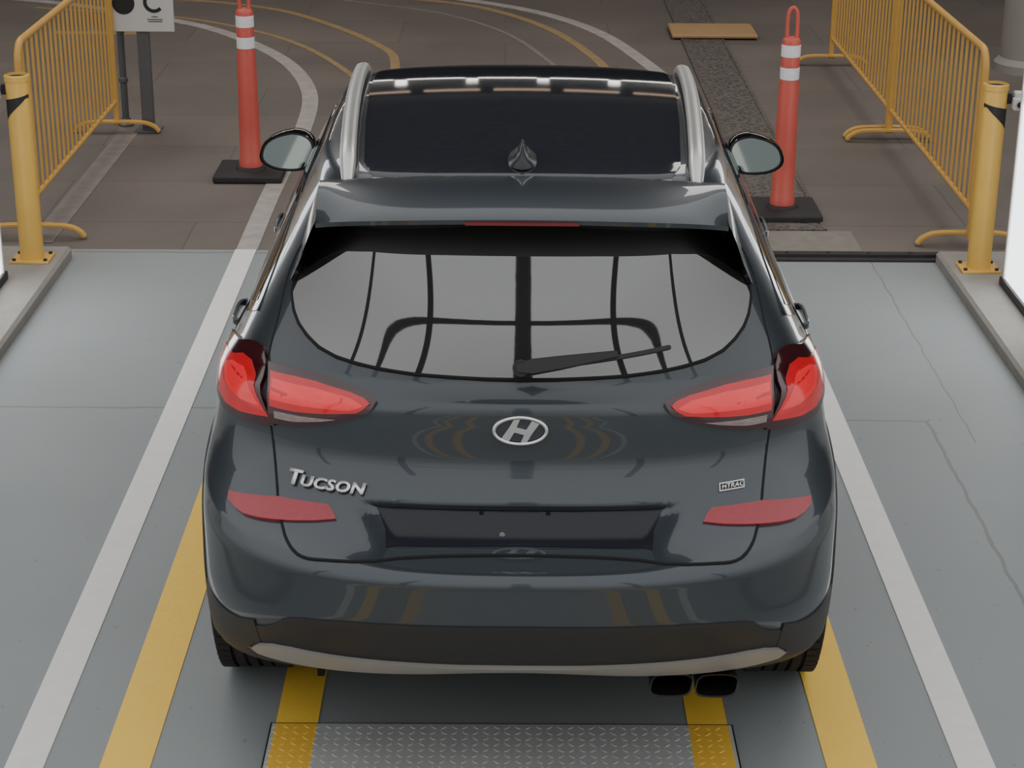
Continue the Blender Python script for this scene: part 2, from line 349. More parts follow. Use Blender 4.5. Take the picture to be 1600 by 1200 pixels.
# delineators
def delin(x,y):
    r=empty('traffic_delineator',(x,y,0))
    mb=MB(); mb.box((0,0,.022),(.40,.40,.044)); mb.lathe([(.09,.044),(.08,.06),(.0,.06)],n=24); mk('base',mb,basem,r,bevel=.012)
    mb=MB(); mb.lathe([(0,.05),(.068,.05),(.068,.10),(.062,.11),(.060,.30),(.057,.50),(.054,.72),(.050,.74),(.050,.955),(.045,.97),(.03,.98),(0,.98)],n=32); mk('post',mb,orange,r)
    for z in (.753,.875):
        mb=MB(); mb.lathe([(.0500,z),(.0520,z+.002),(.0520,z+.063),(.0500,z+.065)],n=32); mk('reflective_band',mb,whiteband,r)
    mb=MB(); mb.tube(cr([(-.026,0,.97),(-.027,0,1.04),(-.022,0,1.11),(0,0,1.135),(.022,0,1.11),(.027,0,1.04),(.026,0,.97)],5),.0115,10)
    mk('handle',mb,orange,r)
    return tag(r,'orange delineator post with two white bands on square black rubber base','traffic post','orange delineator posts')
delin(-1.49,10.98); delin(1.53,10.23)
# sign
r=empty('sign_post',(-2.28,12.07,0)); tag(r,'white sign board with black symbols on a grey steel post','sign')
mb=MB(); mb.box((0,0,.62),(.075,.05,1.24)); mb.box((0,0,.006),(.16,.16,.012)); mk('post',mb,greypost,r,bevel=.004)
mb=MB(); mb.box((.0,-.035,.94),(.41,.014,.60)); mk('board',mb,signm,r,bevel=.004)
mb=MB(); mb.lathe([(0,-.0435),(.070,-.0435),(.070,-.042)],(-.105,0,.818),32,axis='y'); mk('black_disc',mb,ink,r)
mb=MB(); pts=[(.085+.055*cos(a),-.0435,.825+.055*sin(a)) for a in np.linspace(.75,2*pi-.75,24)]
mb.sweep(pts,[(-.011,-.001),(.011,-.001),(.011,.001),(-.011,.001)],up=(0,1,0)); mk('letter',mb,ink,r)
mb=MB()
for i,(ww,zz) in enumerate(((.045,.735),(.10,.718),(.09,.705))):
    k=int(ww/.008)
    for j in range(k): mb.box((.09-ww/2+j*.008+.003,-.0432,zz),(.0055,.001,.007))
mk('small_print',mb,ink,r)
mb=MB(); mb.tube([(0,0,0),(0,0,.62)],.022,14); mb.lathe([(.05,0),(.05,.012),(.035,.02),(.03,.05),(.022,.05)],n=20); mb.lathe([(.022,.28),(.03,.285),(.03,.31),(.022,.315)],n=20); mb.lathe([(.022,.60),(.027,.60),(.027,.63),(0,.63)],n=20)
tag(mk('pipe_stub',mb,greypost,loc=(-2.45,12.2,0)),'short grey steel pipe standing beside the sign post','pipe')
# column
mb=MB(); mb.lathe([(.26,0),(.26,.06),(.22,.10),(.22,6.2)],n=40)
tag(mk('column',mb,mat('column_concrete',(.30,.275,.25),.7,var=.12,scale=3),loc=(3.88,14.1,0)),'round grey concrete column beside the crowd barriers','column')
# added unseen lamps, shaped for the bright lines reflected in the roof glass
def reflection_lamp(x,z,wd,h,m,label):
    r=empty('reflection_lamp',(x,34.44,z))
    mb=MB(); mb.box((0,-.06,0),(wd,.06,h)); mk('diffuser',mb,m,r)
    mb=MB(); mb.box((0,0,0),(wd+.03,.08,h+.04)); mk('housing',mb,darkmetal,r)
    tag(r,label,'lamp','added reflection lamps')
for i in range(-6,7):
    reflection_lamp(i*1.5,4.15,1.22,.30,stripm,'wide warm white lamp added on the hall wall for roof reflections')
    if i<6: reflection_lamp(i*1.5+.75,4.55,.24,.45,stripm,'short warm white lamp added on the hall wall for roof reflections')
    reflection_lamp(i*1.5+.3,5.6,1.2,.25,amberm,'dim amber glowing bar added high on the hall wall for roof reflections')
# ================================================================== CAR
R=np.array([
(.40,.27,.25,.16,4.28,.85,.60,3.0,.8,2.6),
(.43,.32,.30,.09,4.38,.875,.64,3.0,.8,2.6),
(.50,.42,.42,.04,4.44,.89,.70,2.9,.8,2.6),
(.60,.55,.55,.0,4.48,.895,.75,2.8,.8,2.6),
(.70,.68,.68,.0,4.47,.90,.78,2.7,.8,2.6),
(.728,.74,.74,.020,4.45,.90,.80,2.7,.8,2.6),
(.742,.78,.78,.085,4.43,.897,.76,2.8,.8,2.6),
(.83,.85,.84,.230,4.38,.89,.75,2.8,.8,2.6),
(.925,.93,.90,.300,4.28,.88,.72,2.8,.8,2.6),
(1.02,1.0,.94,.309,4.10,.862,.72,2.8,.8,2.6),
(1.065,1.03,.965,.315,3.9,.846,.72,2.8,.7,2.6),
(1.082,1.045,.98,.336,3.8,.838,.72,2.8,.7,2.6),
(1.12,1.08,1.03,.38,3.45,.815,.72,2.9,.6,2.6),
(1.25,1.2,1.2,.43,3.05,.76,.8,3.0,.5,2.8),
(1.40,1.35,1.37,.49,2.75,.69,.85,3.4,.5,2.8),
(1.50,1.46,1.49,.54,2.5,.635,.95,4.0,.5,2.8),
(1.56,1.52,1.545,.575,2.38,.60,1.0,4.6,.5,2.8)]); K=len(R)-1
def pchip(X,Y,x):
    h=np.diff(X); dl=np.diff(Y)/h; m=np.zeros(len(X)); m[0]=dl[0]; m[-1]=dl[-1]
    for i in range(1,len(X)-1):
        if dl[i-1]*dl[i]>0: m[i]=2*dl[i-1]*dl[i]/(dl[i-1]+dl[i])
    i=np.clip(np.searchsorted(X,x)-1,0,len(X)-2); s=(x-X[i])/h[i]
    return (2*s**3-3*s**2+1)*Y[i]+(s**3-2*s**2+s)*h[i]*m[i]+(-2*s**3+3*s**2)*Y[i+1]+(s**3-s**2)*h[i]*m[i+1]
KF=np.linspace(0,K,K*60+1)
RF=np.array([pchip(np.arange(K+1.),R[:,j],KF) for j in range(10)])
# rear window profile: evenly curved from 17 to 31 degrees of rake
zz=np.linspace(1.12,1.56,400); aa=np.radians(17+(zz-1.12)*32)
yy_=.38+np.concatenate([[0],np.cumsum(np.tan(aa[:-1])*np.diff(zz))])
gm=KF>=12
RF[3][gm]=np.interp(RF[0][gm],zz,yy_)
def sst0(s): s=np.clip(s,0,1); return s*s*(3-2*s)
def smoothpoly(j,deg=2):
    x=RF[0][gm]; c=np.polyfit(R[12:,0],R[12:,j],deg); v=np.polyval(c,x); v0=np.polyval(c,R[12,0]); RF[j][gm]=v+(R[12,j]-v0)*(1-sst0((x-1.12)/.44))
for j in (5,6,7): smoothpoly(j)
def sst(a,b,x):
    s=np.clip((x-a)/(b-a),0,1); return s*s*(3-2*s)
RY=np.array([.5,.6,.8,1.0,1.4,1.8,2.1,2.38]); RZ=np.array([1.605,1.613,1.623,1.630,1.634,1.62,1.592,1.55])
RYf=np.linspace(.5,2.38,200); RZf=pchip(RY,RZ,RYf)
def zroof(x,y): return np.interp(y,RYf,RZf)-.02*(x/.6)**2
def S(t,k):
    t=np.asarray(t,float); k=np.asarray(k,float)
    sg=np.where(t<0,-1.,1.); a=np.abs(t); kk=np.minimum(k,K)
    zr,zs,zf,yr,yf,xs,Lr,nr,Lf,nf=[np.interp(kk,KF,RF[j]) for j in range(10)]
    rear=a<=1; front=a>=2
    ph=np.where(rear,a,np.where(front,3-a,1.))*pi/2
    L=np.where(front,Lf,Lr); n=np.where(front,nf,nr)
    si=np.clip(np.sin(ph),0,1); co=np.clip(np.cos(ph),0,1)
    r=(si**n+co**n)**(-1/n)
    x=xs*r*si
    yy=np.where(rear,yr+L*(1-r*co),np.where(front,yf-L*(1-r*co),(yr+Lr)+(yf-Lf-yr-Lr)*(a-1)))
    w=np.where(rear,sst(0,1,a),np.where(front,sst(0,1,3-a),1.))
    z=np.where(front,zf,zr)*(1-w)+zs*w
    s=1-np.clip(k-K,0,1); yc=1.5
    x=x*s; yy=yc+(yy-yc)*s
    z=z+(zroof(x,yy)-z)*(1-s**34)
    xe=.355+.08*np.clip((z-.745)/.08,0,1)
    rc=(1-sst(-.05,.02,x-xe))*sst(.725,.765,z)*(1-sst(.806,.834,z))
    yy=yy+.034*rc*rear
    return np.stack([x*sg,yy,z],-1)
ts=np.concatenate([np.linspace(-3,-2,26)[:-1],np.linspace(-2,-1,41)[:-1],np.linspace(-1,1,221),np.linspace(1,2,41)[1:],np.linspace(2,3,26)[1:]])
ks=np.concatenate([np.linspace(0,K,K*10+1),K+(np.linspace(0,1,41)[1:]**1.8)*.999])
T,KK=np.meshgrid(ts,ks); PS=S(T,KK); nrow,nc=T.shape
BV=PS.reshape(-1,3); TK=np.stack([T.ravel(),KK.ravel()],-1)
quads=[(i*nc+j,i*nc+j+1,(i+1)*nc+j+1,(i+1)*nc+j) for i in range(nrow-1) for j in range(nc-1)]
tris=[]
for q in quads: tris+=[(q[0],q[1],q[2]),(q[0],q[2],q[3])]
bvh=BVHTree.FromPolygons([Vector(v) for v in BV],tris)
def SN(tk):
    t,k=tk[:,0],tk[:,1]; e=.006
    a=S(t+e,k)-S(t-e,k); b=S(t,k+e*8)-S(t,k-e*8)
    n=np.cross(a,b); n/=np.maximum(np.linalg.norm(n,axis=1,keepdims=True),1e-9); return n
def hits(O,D):
    """cast rays onto the body skin, returns analytic positions and normals"""
    out=[]
    for o in O:
        h=bvh.ray_cast(Vector(o),Vector(D))
        if h[0] is None: h=bvh.find_nearest(Vector(o)+Vector(D)*5)
        p=np.array(h[0]); tr=tris[h[2]]; A,B,Cc=BV[tr[0]],BV[tr[1]],BV[tr[2]]
        v0,v1,v2=B-A,Cc-A,p-A
        d00,d01,d11,d20,d21=v0@v0,v0@v1,v1@v1,v2@v0,v2@v1; den=d00*d11-d01*d01
        if abs(den)<1e-16: out.append(TK[tr[0]]); continue
        b=(d11*d20-d01*d21)/den; c=(d00*d21-d01*d20)/den
        out.append(TK[tr[0]]*(1-b-c)+TK[tr[1]]*b+TK[tr[2]]*c)
    out=np.array(out); P=S(out[:,0],out[:,1]); n=SN(out)
    cen=np.array([0,1.6,.8]); sgn=np.sign(np.sum(n*(P-cen),axis=1)); sgn[sgn==0]=1
    return P,n*sgn[:,None]
def conf(pts,D=(0,1,0),off=0.):
    D=Vector(D).normalized()
    P,n=hits([Vector(p)-D*5 for p in pts],D); return P+n*off
car=empty('car',(.042,4.35,0),rz=-.008)
tag(car,'dark slate blue compact SUV seen from behind with red tail lights','car')
def decal(name,pts,D,off,m,thick=.004,step=.02,smooth=0,parent=None,mirror=False):
    if mirror: pts=[(-p[0],p[1],p[2]) for p in pts][::-1]; D=(-D[0],D[1],D[2])
    if smooth: pts=cr(pts,smooth,True)
    D=Vector(D).normalized()
    if abs(D.z)>.9: u,v=Vector((1,0,0)),Vector((0,1,0))
    else: u=D.cross(Vector((0,0,1))).normalized(); v=Vector((0,0,1))
    q=[(Vector(p).dot(u),Vector(p).dot(v)) for p in pts]
    bm=bmesh.new(); vs=[bm.verts.new((a,b,0)) for a,b in q]; bm.faces.new(vs)
    bmesh.ops.triangulate(bm,faces=bm.faces[:])
    for ax in (0,1):
        lo=min(a[ax] for a in q); hi=max(a[ax] for a in q); co=[0,0,0]; no=[0,0,0]; no[ax]=1
        for c in np.arange(lo+step*.5,hi,step):
            co[ax]=c; bmesh.ops.bisect_plane(bm,geom=bm.verts[:]+bm.edges[:]+bm.faces[:],plane_co=co,plane_no=no,dist=1e-6)
    bmesh.ops.remove_doubles(bm,verts=bm.verts[:],dist=5e-4)
    bm.verts.ensure_lookup_table(); bm.verts.index_update()
    O=[u*x.co.x+v*x.co.y-D*5 for x in bm.verts]
    P,n=hits(O,D); top=P+n*off; bot=P+n*(off-thick)
    F=[[x.index for x in f.verts] for f in bm.faces]; nv=len(top)
    E=[(e.verts[0].index,e.verts[1].index) for e in bm.edges if len(e.link_faces)==1]; bm.free()
    F2=[]
    for f in F:
        a=top[f[0]]; g=np.zeros(3)
        for i in range(len(f)): g+=np.cross(top[f[i]]-a,top[f[(i+1)%len(f)]]-a)
        F2.append(f if g@n[f[0]]>=0 else f[::-1])
    dirE={}
    for f in F2:
        for i in range(len(f)): dirE[(f[i],f[(i+1)%len(f)])]=1
    V=top.tolist()+top.tolist()+bot.tolist(); R_=[]
    for a,b in E:
        if (a,b) not in dirE: a,b=b,a
        R_.append([nv+b,nv+a,2*nv+a,2*nv+b])
    me=bpy.data.meshes.new(name); me.from_pydata(V,[],F2+R_); me.materials.append(m)
    for p in me.polygons: p.use_smooth=True
    ln=[]
    for i,p in enumerate(me.polygons):
        for vi in p.vertices: ln.append(tuple(n[vi]) if i<len(F2) else (0,0,0))
    me.normals_split_custom_set(ln)
    o=bpy.data.objects.new(name,me); link(o,parent or car); return o
X2=lambda half: half+[(-p[0],)+tuple(p[1:]) for p in reversed(half) if abs(p[0])>.004]
def xz(l): return [(a/1000,0,b/1000) for a,b in l]
RD=(0,1,0); DG=(-.8,.6,0)
# body skin
wheels_y=(.92,3.60); WR=.352
cx=BV[np.array(quads)].mean(axis=1)
F=[];MI=[]
for q,c in zip(quads,cx):
    if abs(c[0])>.55 and any((c[1]-y)**2+(c[2]-.36)**2<.405**2 for y in wheels_y) and c[2]<.80: continue
    F.append(q); MI.append(1 if (c[2]<.43 and abs(c[0])>.7) or c[2]<.405 else 0)
me=bpy.data.meshes.new('body'); me.from_pydata(BV.tolist(),[],F); me.materials.append(paint); me.materials.append(blackplastic)
for p,mi in zip(me.polygons,MI): p.use_smooth=True; p.material_index=mi
vn=SN(TK); cen=np.array([0,1.6,.8]); sg=np.sign(np.sum(vn*(BV-cen),axis=1)); vn=vn*np.where(sg==0,1,sg)[:,None]
a=np.array(F[5000]); g=np.cross(BV[a[1]]-BV[a[0]],BV[a[2]]-BV[a[0]])
if g@vn[a[0]]<0: me.flip_normals()
body=bpy.data.objects.new('body',me); link(body,car); body['label']='dark slate blue painted body shell'
# underbody
mb=MB(); mb.box((0,2.3,.36),(1.36,3.9,.12)); mb.box((0,.62,.42),(1.45,.5,.14)); mb.tube([(-.45,.55,.36),(.45,.55,.36)],.11,16); mb.tube([(-.7,.92,.35),(.7,.92,.35)],.04,12); mk('underbody',mb,blackplastic,car)
# wheel arches (cladding ring + liner)
for sx in (-1,1):
    for wy in wheels_y:
        mb=MB(); V=[]; n=40
        A=np.linspace(.0,pi-.0,n)
        O=[];
        for a in A:
            for rr in (.395,.455): O.append((sx*5,wy+rr*cos(a),.36+rr*sin(a)))
        Pp,nn=hits(O,(-sx,0,0)); Pp[:,0]=np.where(np.abs(Pp[:,0])<.75,sx*.86,Pp[:,0])
        Po=Pp.copy(); Po[:,0]+=sx*.006
        for i in range(n):
            i0,i1=2*i,2*i+1
            inner=Po[i0].copy(); inner[0]-=sx*.10
            V+=[tuple(inner),tuple(Po[i0]),tuple(Po[i1]),(Pp[i1][0]-sx*.005,Pp[i1][1],Pp[i1][2])]
        F_=[(4*i+j,4*i+j+1,4*(i+1)+j+1,4*(i+1)+j) for i in range(n-1) for j in range(3)]
        mb.add(V,F_); mk('wheel_arch',mb,blackplastic,car)
        mb=MB(); V=[]
        for a in np.linspace(0,pi,24):
            for x in (.58,.85): V.append((sx*x,wy+.40*cos(a),.36+.40*sin(a)))
        mb.add(V,[(2*i,2*i+1,2*i+3,2*i+2) for i in range(23)]); mb.box((sx*.57,wy,.45),(.02,.8,.6)); mk('wheel_well',mb,gapm,car)
def wheel(sx,wy):
    r=empty('wheel',(sx*.785,wy,WR+.005),car)
    mb=MB(); w2=.1125
    prof=[(.235,-w2*.8),(.27,-w2*.98),(.31,-w2),(.335,-w2*.94),(.348,-w2*.78)]
    for g in (-.055,-.018,.018,.055): prof+=[(.352,g-.006),(.343,g-.004),(.343,g+.004),(.352,g+.006)]
    prof+=[(.348,w2*.78),(.335,w2*.94),(.31,w2),(.27,w2*.98),(.235,w2*.8)]
    mb.lathe(prof,n=64,axis='x')
    for i in range(64):
        a=2*pi*i/64
        for x0 in (-.08,.08):
            V=[(x0+dx,(rr)*cos(a+da),(rr)*sin(a+da)) for rr in (.345,.3535) for dx in(-.02,.02) for da in(-.035,.03)]
            mb.add(V,[(4,5,7,6),(0,1,5,4),(2,6,7,3),(0,4,6,2),(1,3,7,5)])
    mk('tire',mb,rubber,r)
    mb=MB(); mb.lathe([(.238,sx*.09),(.228,sx*.10),(.215,sx*.085),(.20,sx*.03),(.20,-sx*.09),(.238,-sx*.09)],n=48,axis='x')
    mb.lathe([(0,sx*.075),(.055,sx*.075),(.062,sx*.05),(.0,sx*.05)],n=24,axis='x')
    for i in range(5):
        for d in(-.14,.14):
            a=2*pi*i/5; p0=(sx*.065,.045*cos(a),.045*sin(a)); p1=(sx*.088,.222*cos(a+d),.222*sin(a+d))
            mb.sweep([p0,p1],[(-.014,-.01),(.014,-.01),(.012,.008),(-.012,.008)],up=(sx,0,0))
    mk('rim',mb,alloy,r)
    mb=MB(); mb.lathe([(0,-sx*.0),(.16,-sx*.0),(.16,-sx*.02),(0,-sx*.02)],n=32,axis='x'); mk('brake_disc',mb,darkmetal,r)
for sx in(-1,1):
    for wy in wheels_y: wheel(sx,wy)
# tailgate panel
gap=[(0,0,.745)]+xz([(250,743),(473,737),(559,734),(604,750),(625,772),(641,799),(660,880),(675,975),(684,1039),(691,1098),(682,1150),(668,1201),(648,1290),(615,1370),(565,1440),(525,1475)])+[(0,0,1.49)]
decal('tailgate',X2(gap),RD,.003,paint,.008,step=.014)
side=[p for p in gap[:-2]]
ln=[(-p[0],p[1],p[2]) for p in reversed(side[1:])]+side
lp=conf(cr(ln,4),RD,.001)
mb=MB(); mb.sweep([tuple(p) for p in lp],[(.0045*cos(2*pi*j/8),.0045*sin(2*pi*j/8)) for j in range(8)]); mk('tailgate_gap',mb,gapm,car)
# licence plate recess
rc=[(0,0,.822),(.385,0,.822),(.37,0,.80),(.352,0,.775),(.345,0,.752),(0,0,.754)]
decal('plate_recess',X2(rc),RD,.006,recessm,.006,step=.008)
# rear glass
gl=xz([(0,1127),(95,1128),(189,1131),(280,1134),(368,1140),(435,1147),(491,1155),(540,1169),(573,1188),(600,1210),(616,1235),(625,1270),(620,1307),(608,1342),(592,1374),(572,1408),(549,1435),(520,1471)])+[(0,0,1.5)]
decal('rear_window',X2(gl),RD,.008,glassm,.01,step=.016)
bo=[Vector(p) for p in gl[:-1]]
lp=conf([(-p[0],0,p[2]) for p in reversed(bo[1:])]+[tuple(p) for p in bo],RD,.0055)
mb=MB(); mb.tube([tuple(p) for p in lp],.006,8); mk('window_seal',mb,gapm,car)
fr=[(0,0,1.428),(.2,0,1.428),(.40,0,1.424),(.46,0,1.416),(.50,0,1.404),(.535,0,1.38),(.575,0,1.345),(.607,0,1.34),(.592,0,1.375),(.572,0,1.408),(.549,0,1.436),(.52,0,1.471),(0,0,1.505)]
decal('frit_shadow_band',X2(fr),RD,.0095,mat('frit_shadow_black',(.004,.004,.004),.35),.004,step=.02)  # black frit band with the spoiler's shadow painted into it
# spoiler with side fins
HW=.54
stn=np.linspace(-HW,HW,49); V=[];F_=[]
for x in stn:
    q=abs(x)/HW
    yt=.345+.13*q**5; zt=1.580-.016*q**2-.036*q**6
    yf=.625; zf_=float(zroof(x,yf))+.001
    pr=[]
    for s in np.linspace(0,1,9):
        y=yf+(yt+.01-yf)*s
        z=zf_*(1-s**1.6)+(zt+.003)*s**1.6
        pr.append((x,y,z+.006*sin(pi*s)))
    pr+= [(x,yt-.002,zt-.004),(x,yt+.002,zt-.017),(x,yt+.03,zt-.026),(x,yt+.15,zt-.045),(x,yt+.22,zt-.055)]
    prof_n=len(pr); V+=pr
for i in range(len(stn)-1):
    for j in range(prof_n-1):
        a=i*prof_n+j; F_.append((a,a+1,a+prof_n+1,a+prof_n))
F_+=[tuple(range(prof_n)),tuple(range((len(stn)-1)*prof_n,len(stn)*prof_n))]
mb=MB(); mb.add(V,F_)
for k,f in enumerate(F_):
    if k<len(F_)-2 and k%(prof_n-1)>=10: mb.m[k]=1
mk('spoiler',mb,[paint,gloss_black],car,ang=35)
for sx in (-1,1):
    A=cr([(sx*.540,.475,1.530),(sx*.556,.50,1.495),(sx*.578,.555,1.44),(sx*.602,.61,1.375),(sx*.634,.665,1.305)],5)
    B=conf([(p.x+sx*.022*(1-i/20),0,min(p.z,1.535)) for i,p in enumerate(A)],RD,.004)
    Cc=conf([(p.x-sx*.045*(1-.5*i/20),0,min(p.z,1.50)) for i,p in enumerate(A)],RD,.010)
    n=len(A); A=[tuple(p) for p in A]
    mb=MB(); V=A+[tuple(p) for p in B]; mb.add(V,[(i,i+1,n+i+1,n+i) for i in range(n-1)],0)
    V=A+[tuple(p) for p in Cc]; mb.add(V,[(i,i+1,n+i+1,n+i) for i in range(n-1)],1)
    mb.add([A[0],tuple(B[0]),(sx*.54,.625,float(zroof(.54,.625)))],[(0,1,2)],0)
    mk('spoiler_fin',mb,[paint,gloss_black],car,ang=30)
mb=MB(); V=[];n=24
for i in range(n+1):
    x=-.145+.29*i/n; V+=[(x,.3455,1.570),(x,.3415,1.568),(x,.3415,1.561),(x,.3475,1.559)]
mb.add(V,[(4*i+j,4*i+j+1,4*i+5+j,4*i+4+j) for i in range(n) for j in range(3)]); mk('brake_lamp',mb,brake_red,car)
# roof glass & details
rg=[(0,.634),(.2,.638),(.34,.646),(.40,.665),(.432,.76),(.462,1.2),(.485,1.7),(.485,2.1),(.46,2.26),(.25,2.33),(0,2.345)]
decal('roof_glass',X2([(a,b,1.6) for a,b in rg]),(0,0,-1),.004,roofglass,.006,step=.03)
lp=conf([(-a,b-.004,1.6) for a,b in rg[3::-1]][:-1]+[(a,b-.004,1.6) for a,b in rg[:4]],(0,0,-1),.003)
mb=MB(); mb.tube([tuple(p) for p in lp],.003,8); mk('roof_seam',mb,silver,car)
for sx in(-1,1):
    pts=[]
    for s in np.linspace(0,1,30):
        y=.63+1.69*s; x=sx*(.468+.075*s+.012*sin(pi*s))
        h=bvh.ray_cast(Vector((x,y,3)),Vector((0,0,-1)))[0]; hz=max(h.z,float(zroof(x,y))-.02)
        lift=.028*min(1,s/.10,(1-s)/.08)**.7+.002
        pts.append((x,y,hz+lift))
    pr=[(.021,-.012),(.023,-.002),(.017,.010),(.006,.014),(-.006,.014),(-.017,.010),(-.023,-.002),(-.021,-.012)]
    mb=MB(); mb.sweep(pts,pr,up=(0,0,1),scales=[min(1,.6+s*6,.5+(1-s)*6) for s in np.linspace(0,1,30)])
    mk('roof_rail',mb,silver,car,ang=60)
# shark fin antenna
mb=MB(); V=[];n=16; lv=[(0,.66,.86,.042),(.010,.663,.86,.038),(.024,.672,.84,.020),(.040,.68,.80,.010),(.056,.688,.77,.006),(.063,.694,.75,.002)]
zb=float(zroof(0,.75))
for (h,y0,y1,wd) in lv:
    for i in range(n):
        a=2*pi*i/n; V.append((wd*sin(a),(y0+y1)/2-(y1-y0)/2*cos(a),zb+.002+h))
F_=[(i*n+j,i*n+(j+1)%n,(i+1)*n+(j+1)%n,(i+1)*n+j) for i in range(len(lv)-1) for j in range(n)]+[tuple((len(lv)-1)*n+j for j in range(n))]
mb.add(V,F_); mk('antenna',mb,antm,car)
# tail lights
lin=xz([(377,1067),(395,1077),(419,1086),(470,1096),(526,1105),(585,1107),(637,1103),(683,1097),(671,970),(600,979),(521,1000),(455,1020),(400,1043)])
rin=xz([(395,1062),(415,1069),(445,1076),(543,1086),(600,1086),(674,1080),(668,1014),(600,1018),(520,1028),(430,1042)])
rin2=xz([(410,1058),(445,1064),(543,1072),(668,1067),(665,1032),(560,1038),(450,1046)])
rev=xz([(483,1018),(560,1012),(655,1006),(653,988),(600,992),(520,1008)])
lout=[(.700,.58,1.100),(.719,.61,1.123),(.745,.65,1.122),(.768,.69,1.112),(.790,.72,1.10),(.815,.76,1.085),(.835,.88,1.065),(.852,1.0,1.035),(.862,1.02,1.015),(.862,.95,.985),(.855,.80,.96),(.84,.70,.948),(.82,.62,.938),(.773,.53,.945),(.718,.45,.957),(.684,.42,.967)]
rout=[(.704,.57,1.060),(.730,.63,1.080),(.765,.68,1.078),(.80,.73,1.058),(.83,.85,1.040),(.848,.93,1.022),(.85,.88,.995),(.84,.74,.970),(.81,.62,.960),(.765,.54,.966),(.695,.44,.986)]
rout2=[(.712,.57,1.042),(.745,.63,1.058),(.785,.70,1.050),(.81,.76,1.032),(.80,.66,1.005),(.75,.55,.998),(.705,.48,1.005)]
for mr in(False,True):
    r=empty('tail_light',(0,0,0),car); r['label']='red wraparound tail light cluster'
    decal('inner_lens',lin,RD,.014,darkred,.016,step=.015,mirror=mr,parent=r)
    decal('inner_lamp',rin,RD,.0155,redlens,.004,step=.015,mirror=mr,parent=r)
    decal('inner_light_bar',rin2,RD,.0165,redbright,.004,step=.015,mirror=mr,parent=r)
    decal('reversing_lamp',rev,RD,.0162,clearm,.004,step=.015,mirror=mr,parent=r)
    decal('outer_lens',lout,DG,.014,darkred,.016,step=.015,mirror=mr,parent=r)
    decal('outer_lamp',rout,DG,.0155,redlens,.004,step=.015,mirror=mr,parent=r)
    decal('outer_light_bar',rout2,DG,.0165,redbright,.004,step=.015,mirror=mr,parent=r)
    rf=[(.480,0,.791),(.492,0,.804),(.505,0,.813),(.570,0,.812),(.642,0,.810),(.72,0,.799),(.785,0,.789),(.783,0,.777),(.760,0,.771),(.735,0,.768),(.69,0,.770),(.641,0,.774),(.585,0,.779),(.535,0,.784)]
    decal('reflector',rf,RD,.009,refl_red,.01,step=.015,mirror=mr)
# lower bumper
bt=xz([(0,596),(150,595),(311,593),(440,588),(520,580),(564,574),(600,566),(619,556),(645,530)])
bt2=bt+[(.671,0,.514),(.700,0,.503)]+[(.70,0,.43),(.55,0,.43),(.3,0,.43),(0,0,.43)]
decal('bumper_cladding',X2(bt2),RD,.004,blackplastic,.006,step=.02)
bc=[(.66,.2,.522),(.700,.25,.503),(.735,.28,.498),(.77,.33,.495),(.808,.38,.494),(.85,.5,.490),(.875,.6,.50),(.885,.68,.52),(.885,.70,.35),(.85,.5,.36),(.80,.4,.37),(.70,.25,.40),(.66,.2,.42)]
for mr in(False,True): decal('corner_cladding',bc,DG,.005,blackplastic,.006,step=.02,mirror=mr)
sk=[(0,.447),(.15,.450),(.318,.459),(.42,.463),(.52,.466),(.60,.466),(.65,.460),(.69,.445),(.71,.425),(.69,.415),(.55,.418),(.3,.420),(0,.421)]
sk=[(a,0,b) for a,b in sk]
decal('skid_plate',X2(sk),RD,.016,skidm,.02,step=.02)
mb=MB(); V=[]; xsn=np.linspace(-.72,.72,40)
P0=conf([(x,0,.425) for x in xsn],RD,.012)
for p in P0: V+=[(p[0],p[1],p[2]-.004),(p[0]*.97,p[1]+.05,p[2]-.02),(p[0]*.95,p[1]+.35,p[2]-.01)]
mb.add(V,[(3*i+j,3*i+j+1,3*i+4+j,3*i+3+j) for i in range(39) for j in range(2)]); mk('bumper_lip',mb,skidm,car)
# emblem
zc=1.014
r=empty('emblem',(0,0,0),car); r['label']='chrome oval emblem with slanted letter H'
lp=conf([(.069*cos(a),0,zc+.036*sin(a)) for a in np.linspace(0,2*pi,56,endpoint=False)],RD,.010)
mb=MB(); mb.tube([tuple(p) for p in lp],.0055,10,closed=True); mk('ring',mb,chrome,r)
lg=[(-.050,-.020),(-.030,-.028),(-.016,-.004),(.000,.0335),(-.017,.0315),(-.030,.008)]
for poly in (lg,[(-a,-b) for a,b in lg],[(-.032,-.008),(-.014,-.004),(.010,-.010),(.024,-.006),(.032,.008),(.014,.004),(-.010,.010),(-.024,.006)]):
    pts=[(a,0,zc+b) for a,b in poly]; decal('letter_stroke',pts,RD,.013,chrome,.008,step=.01,parent=r)
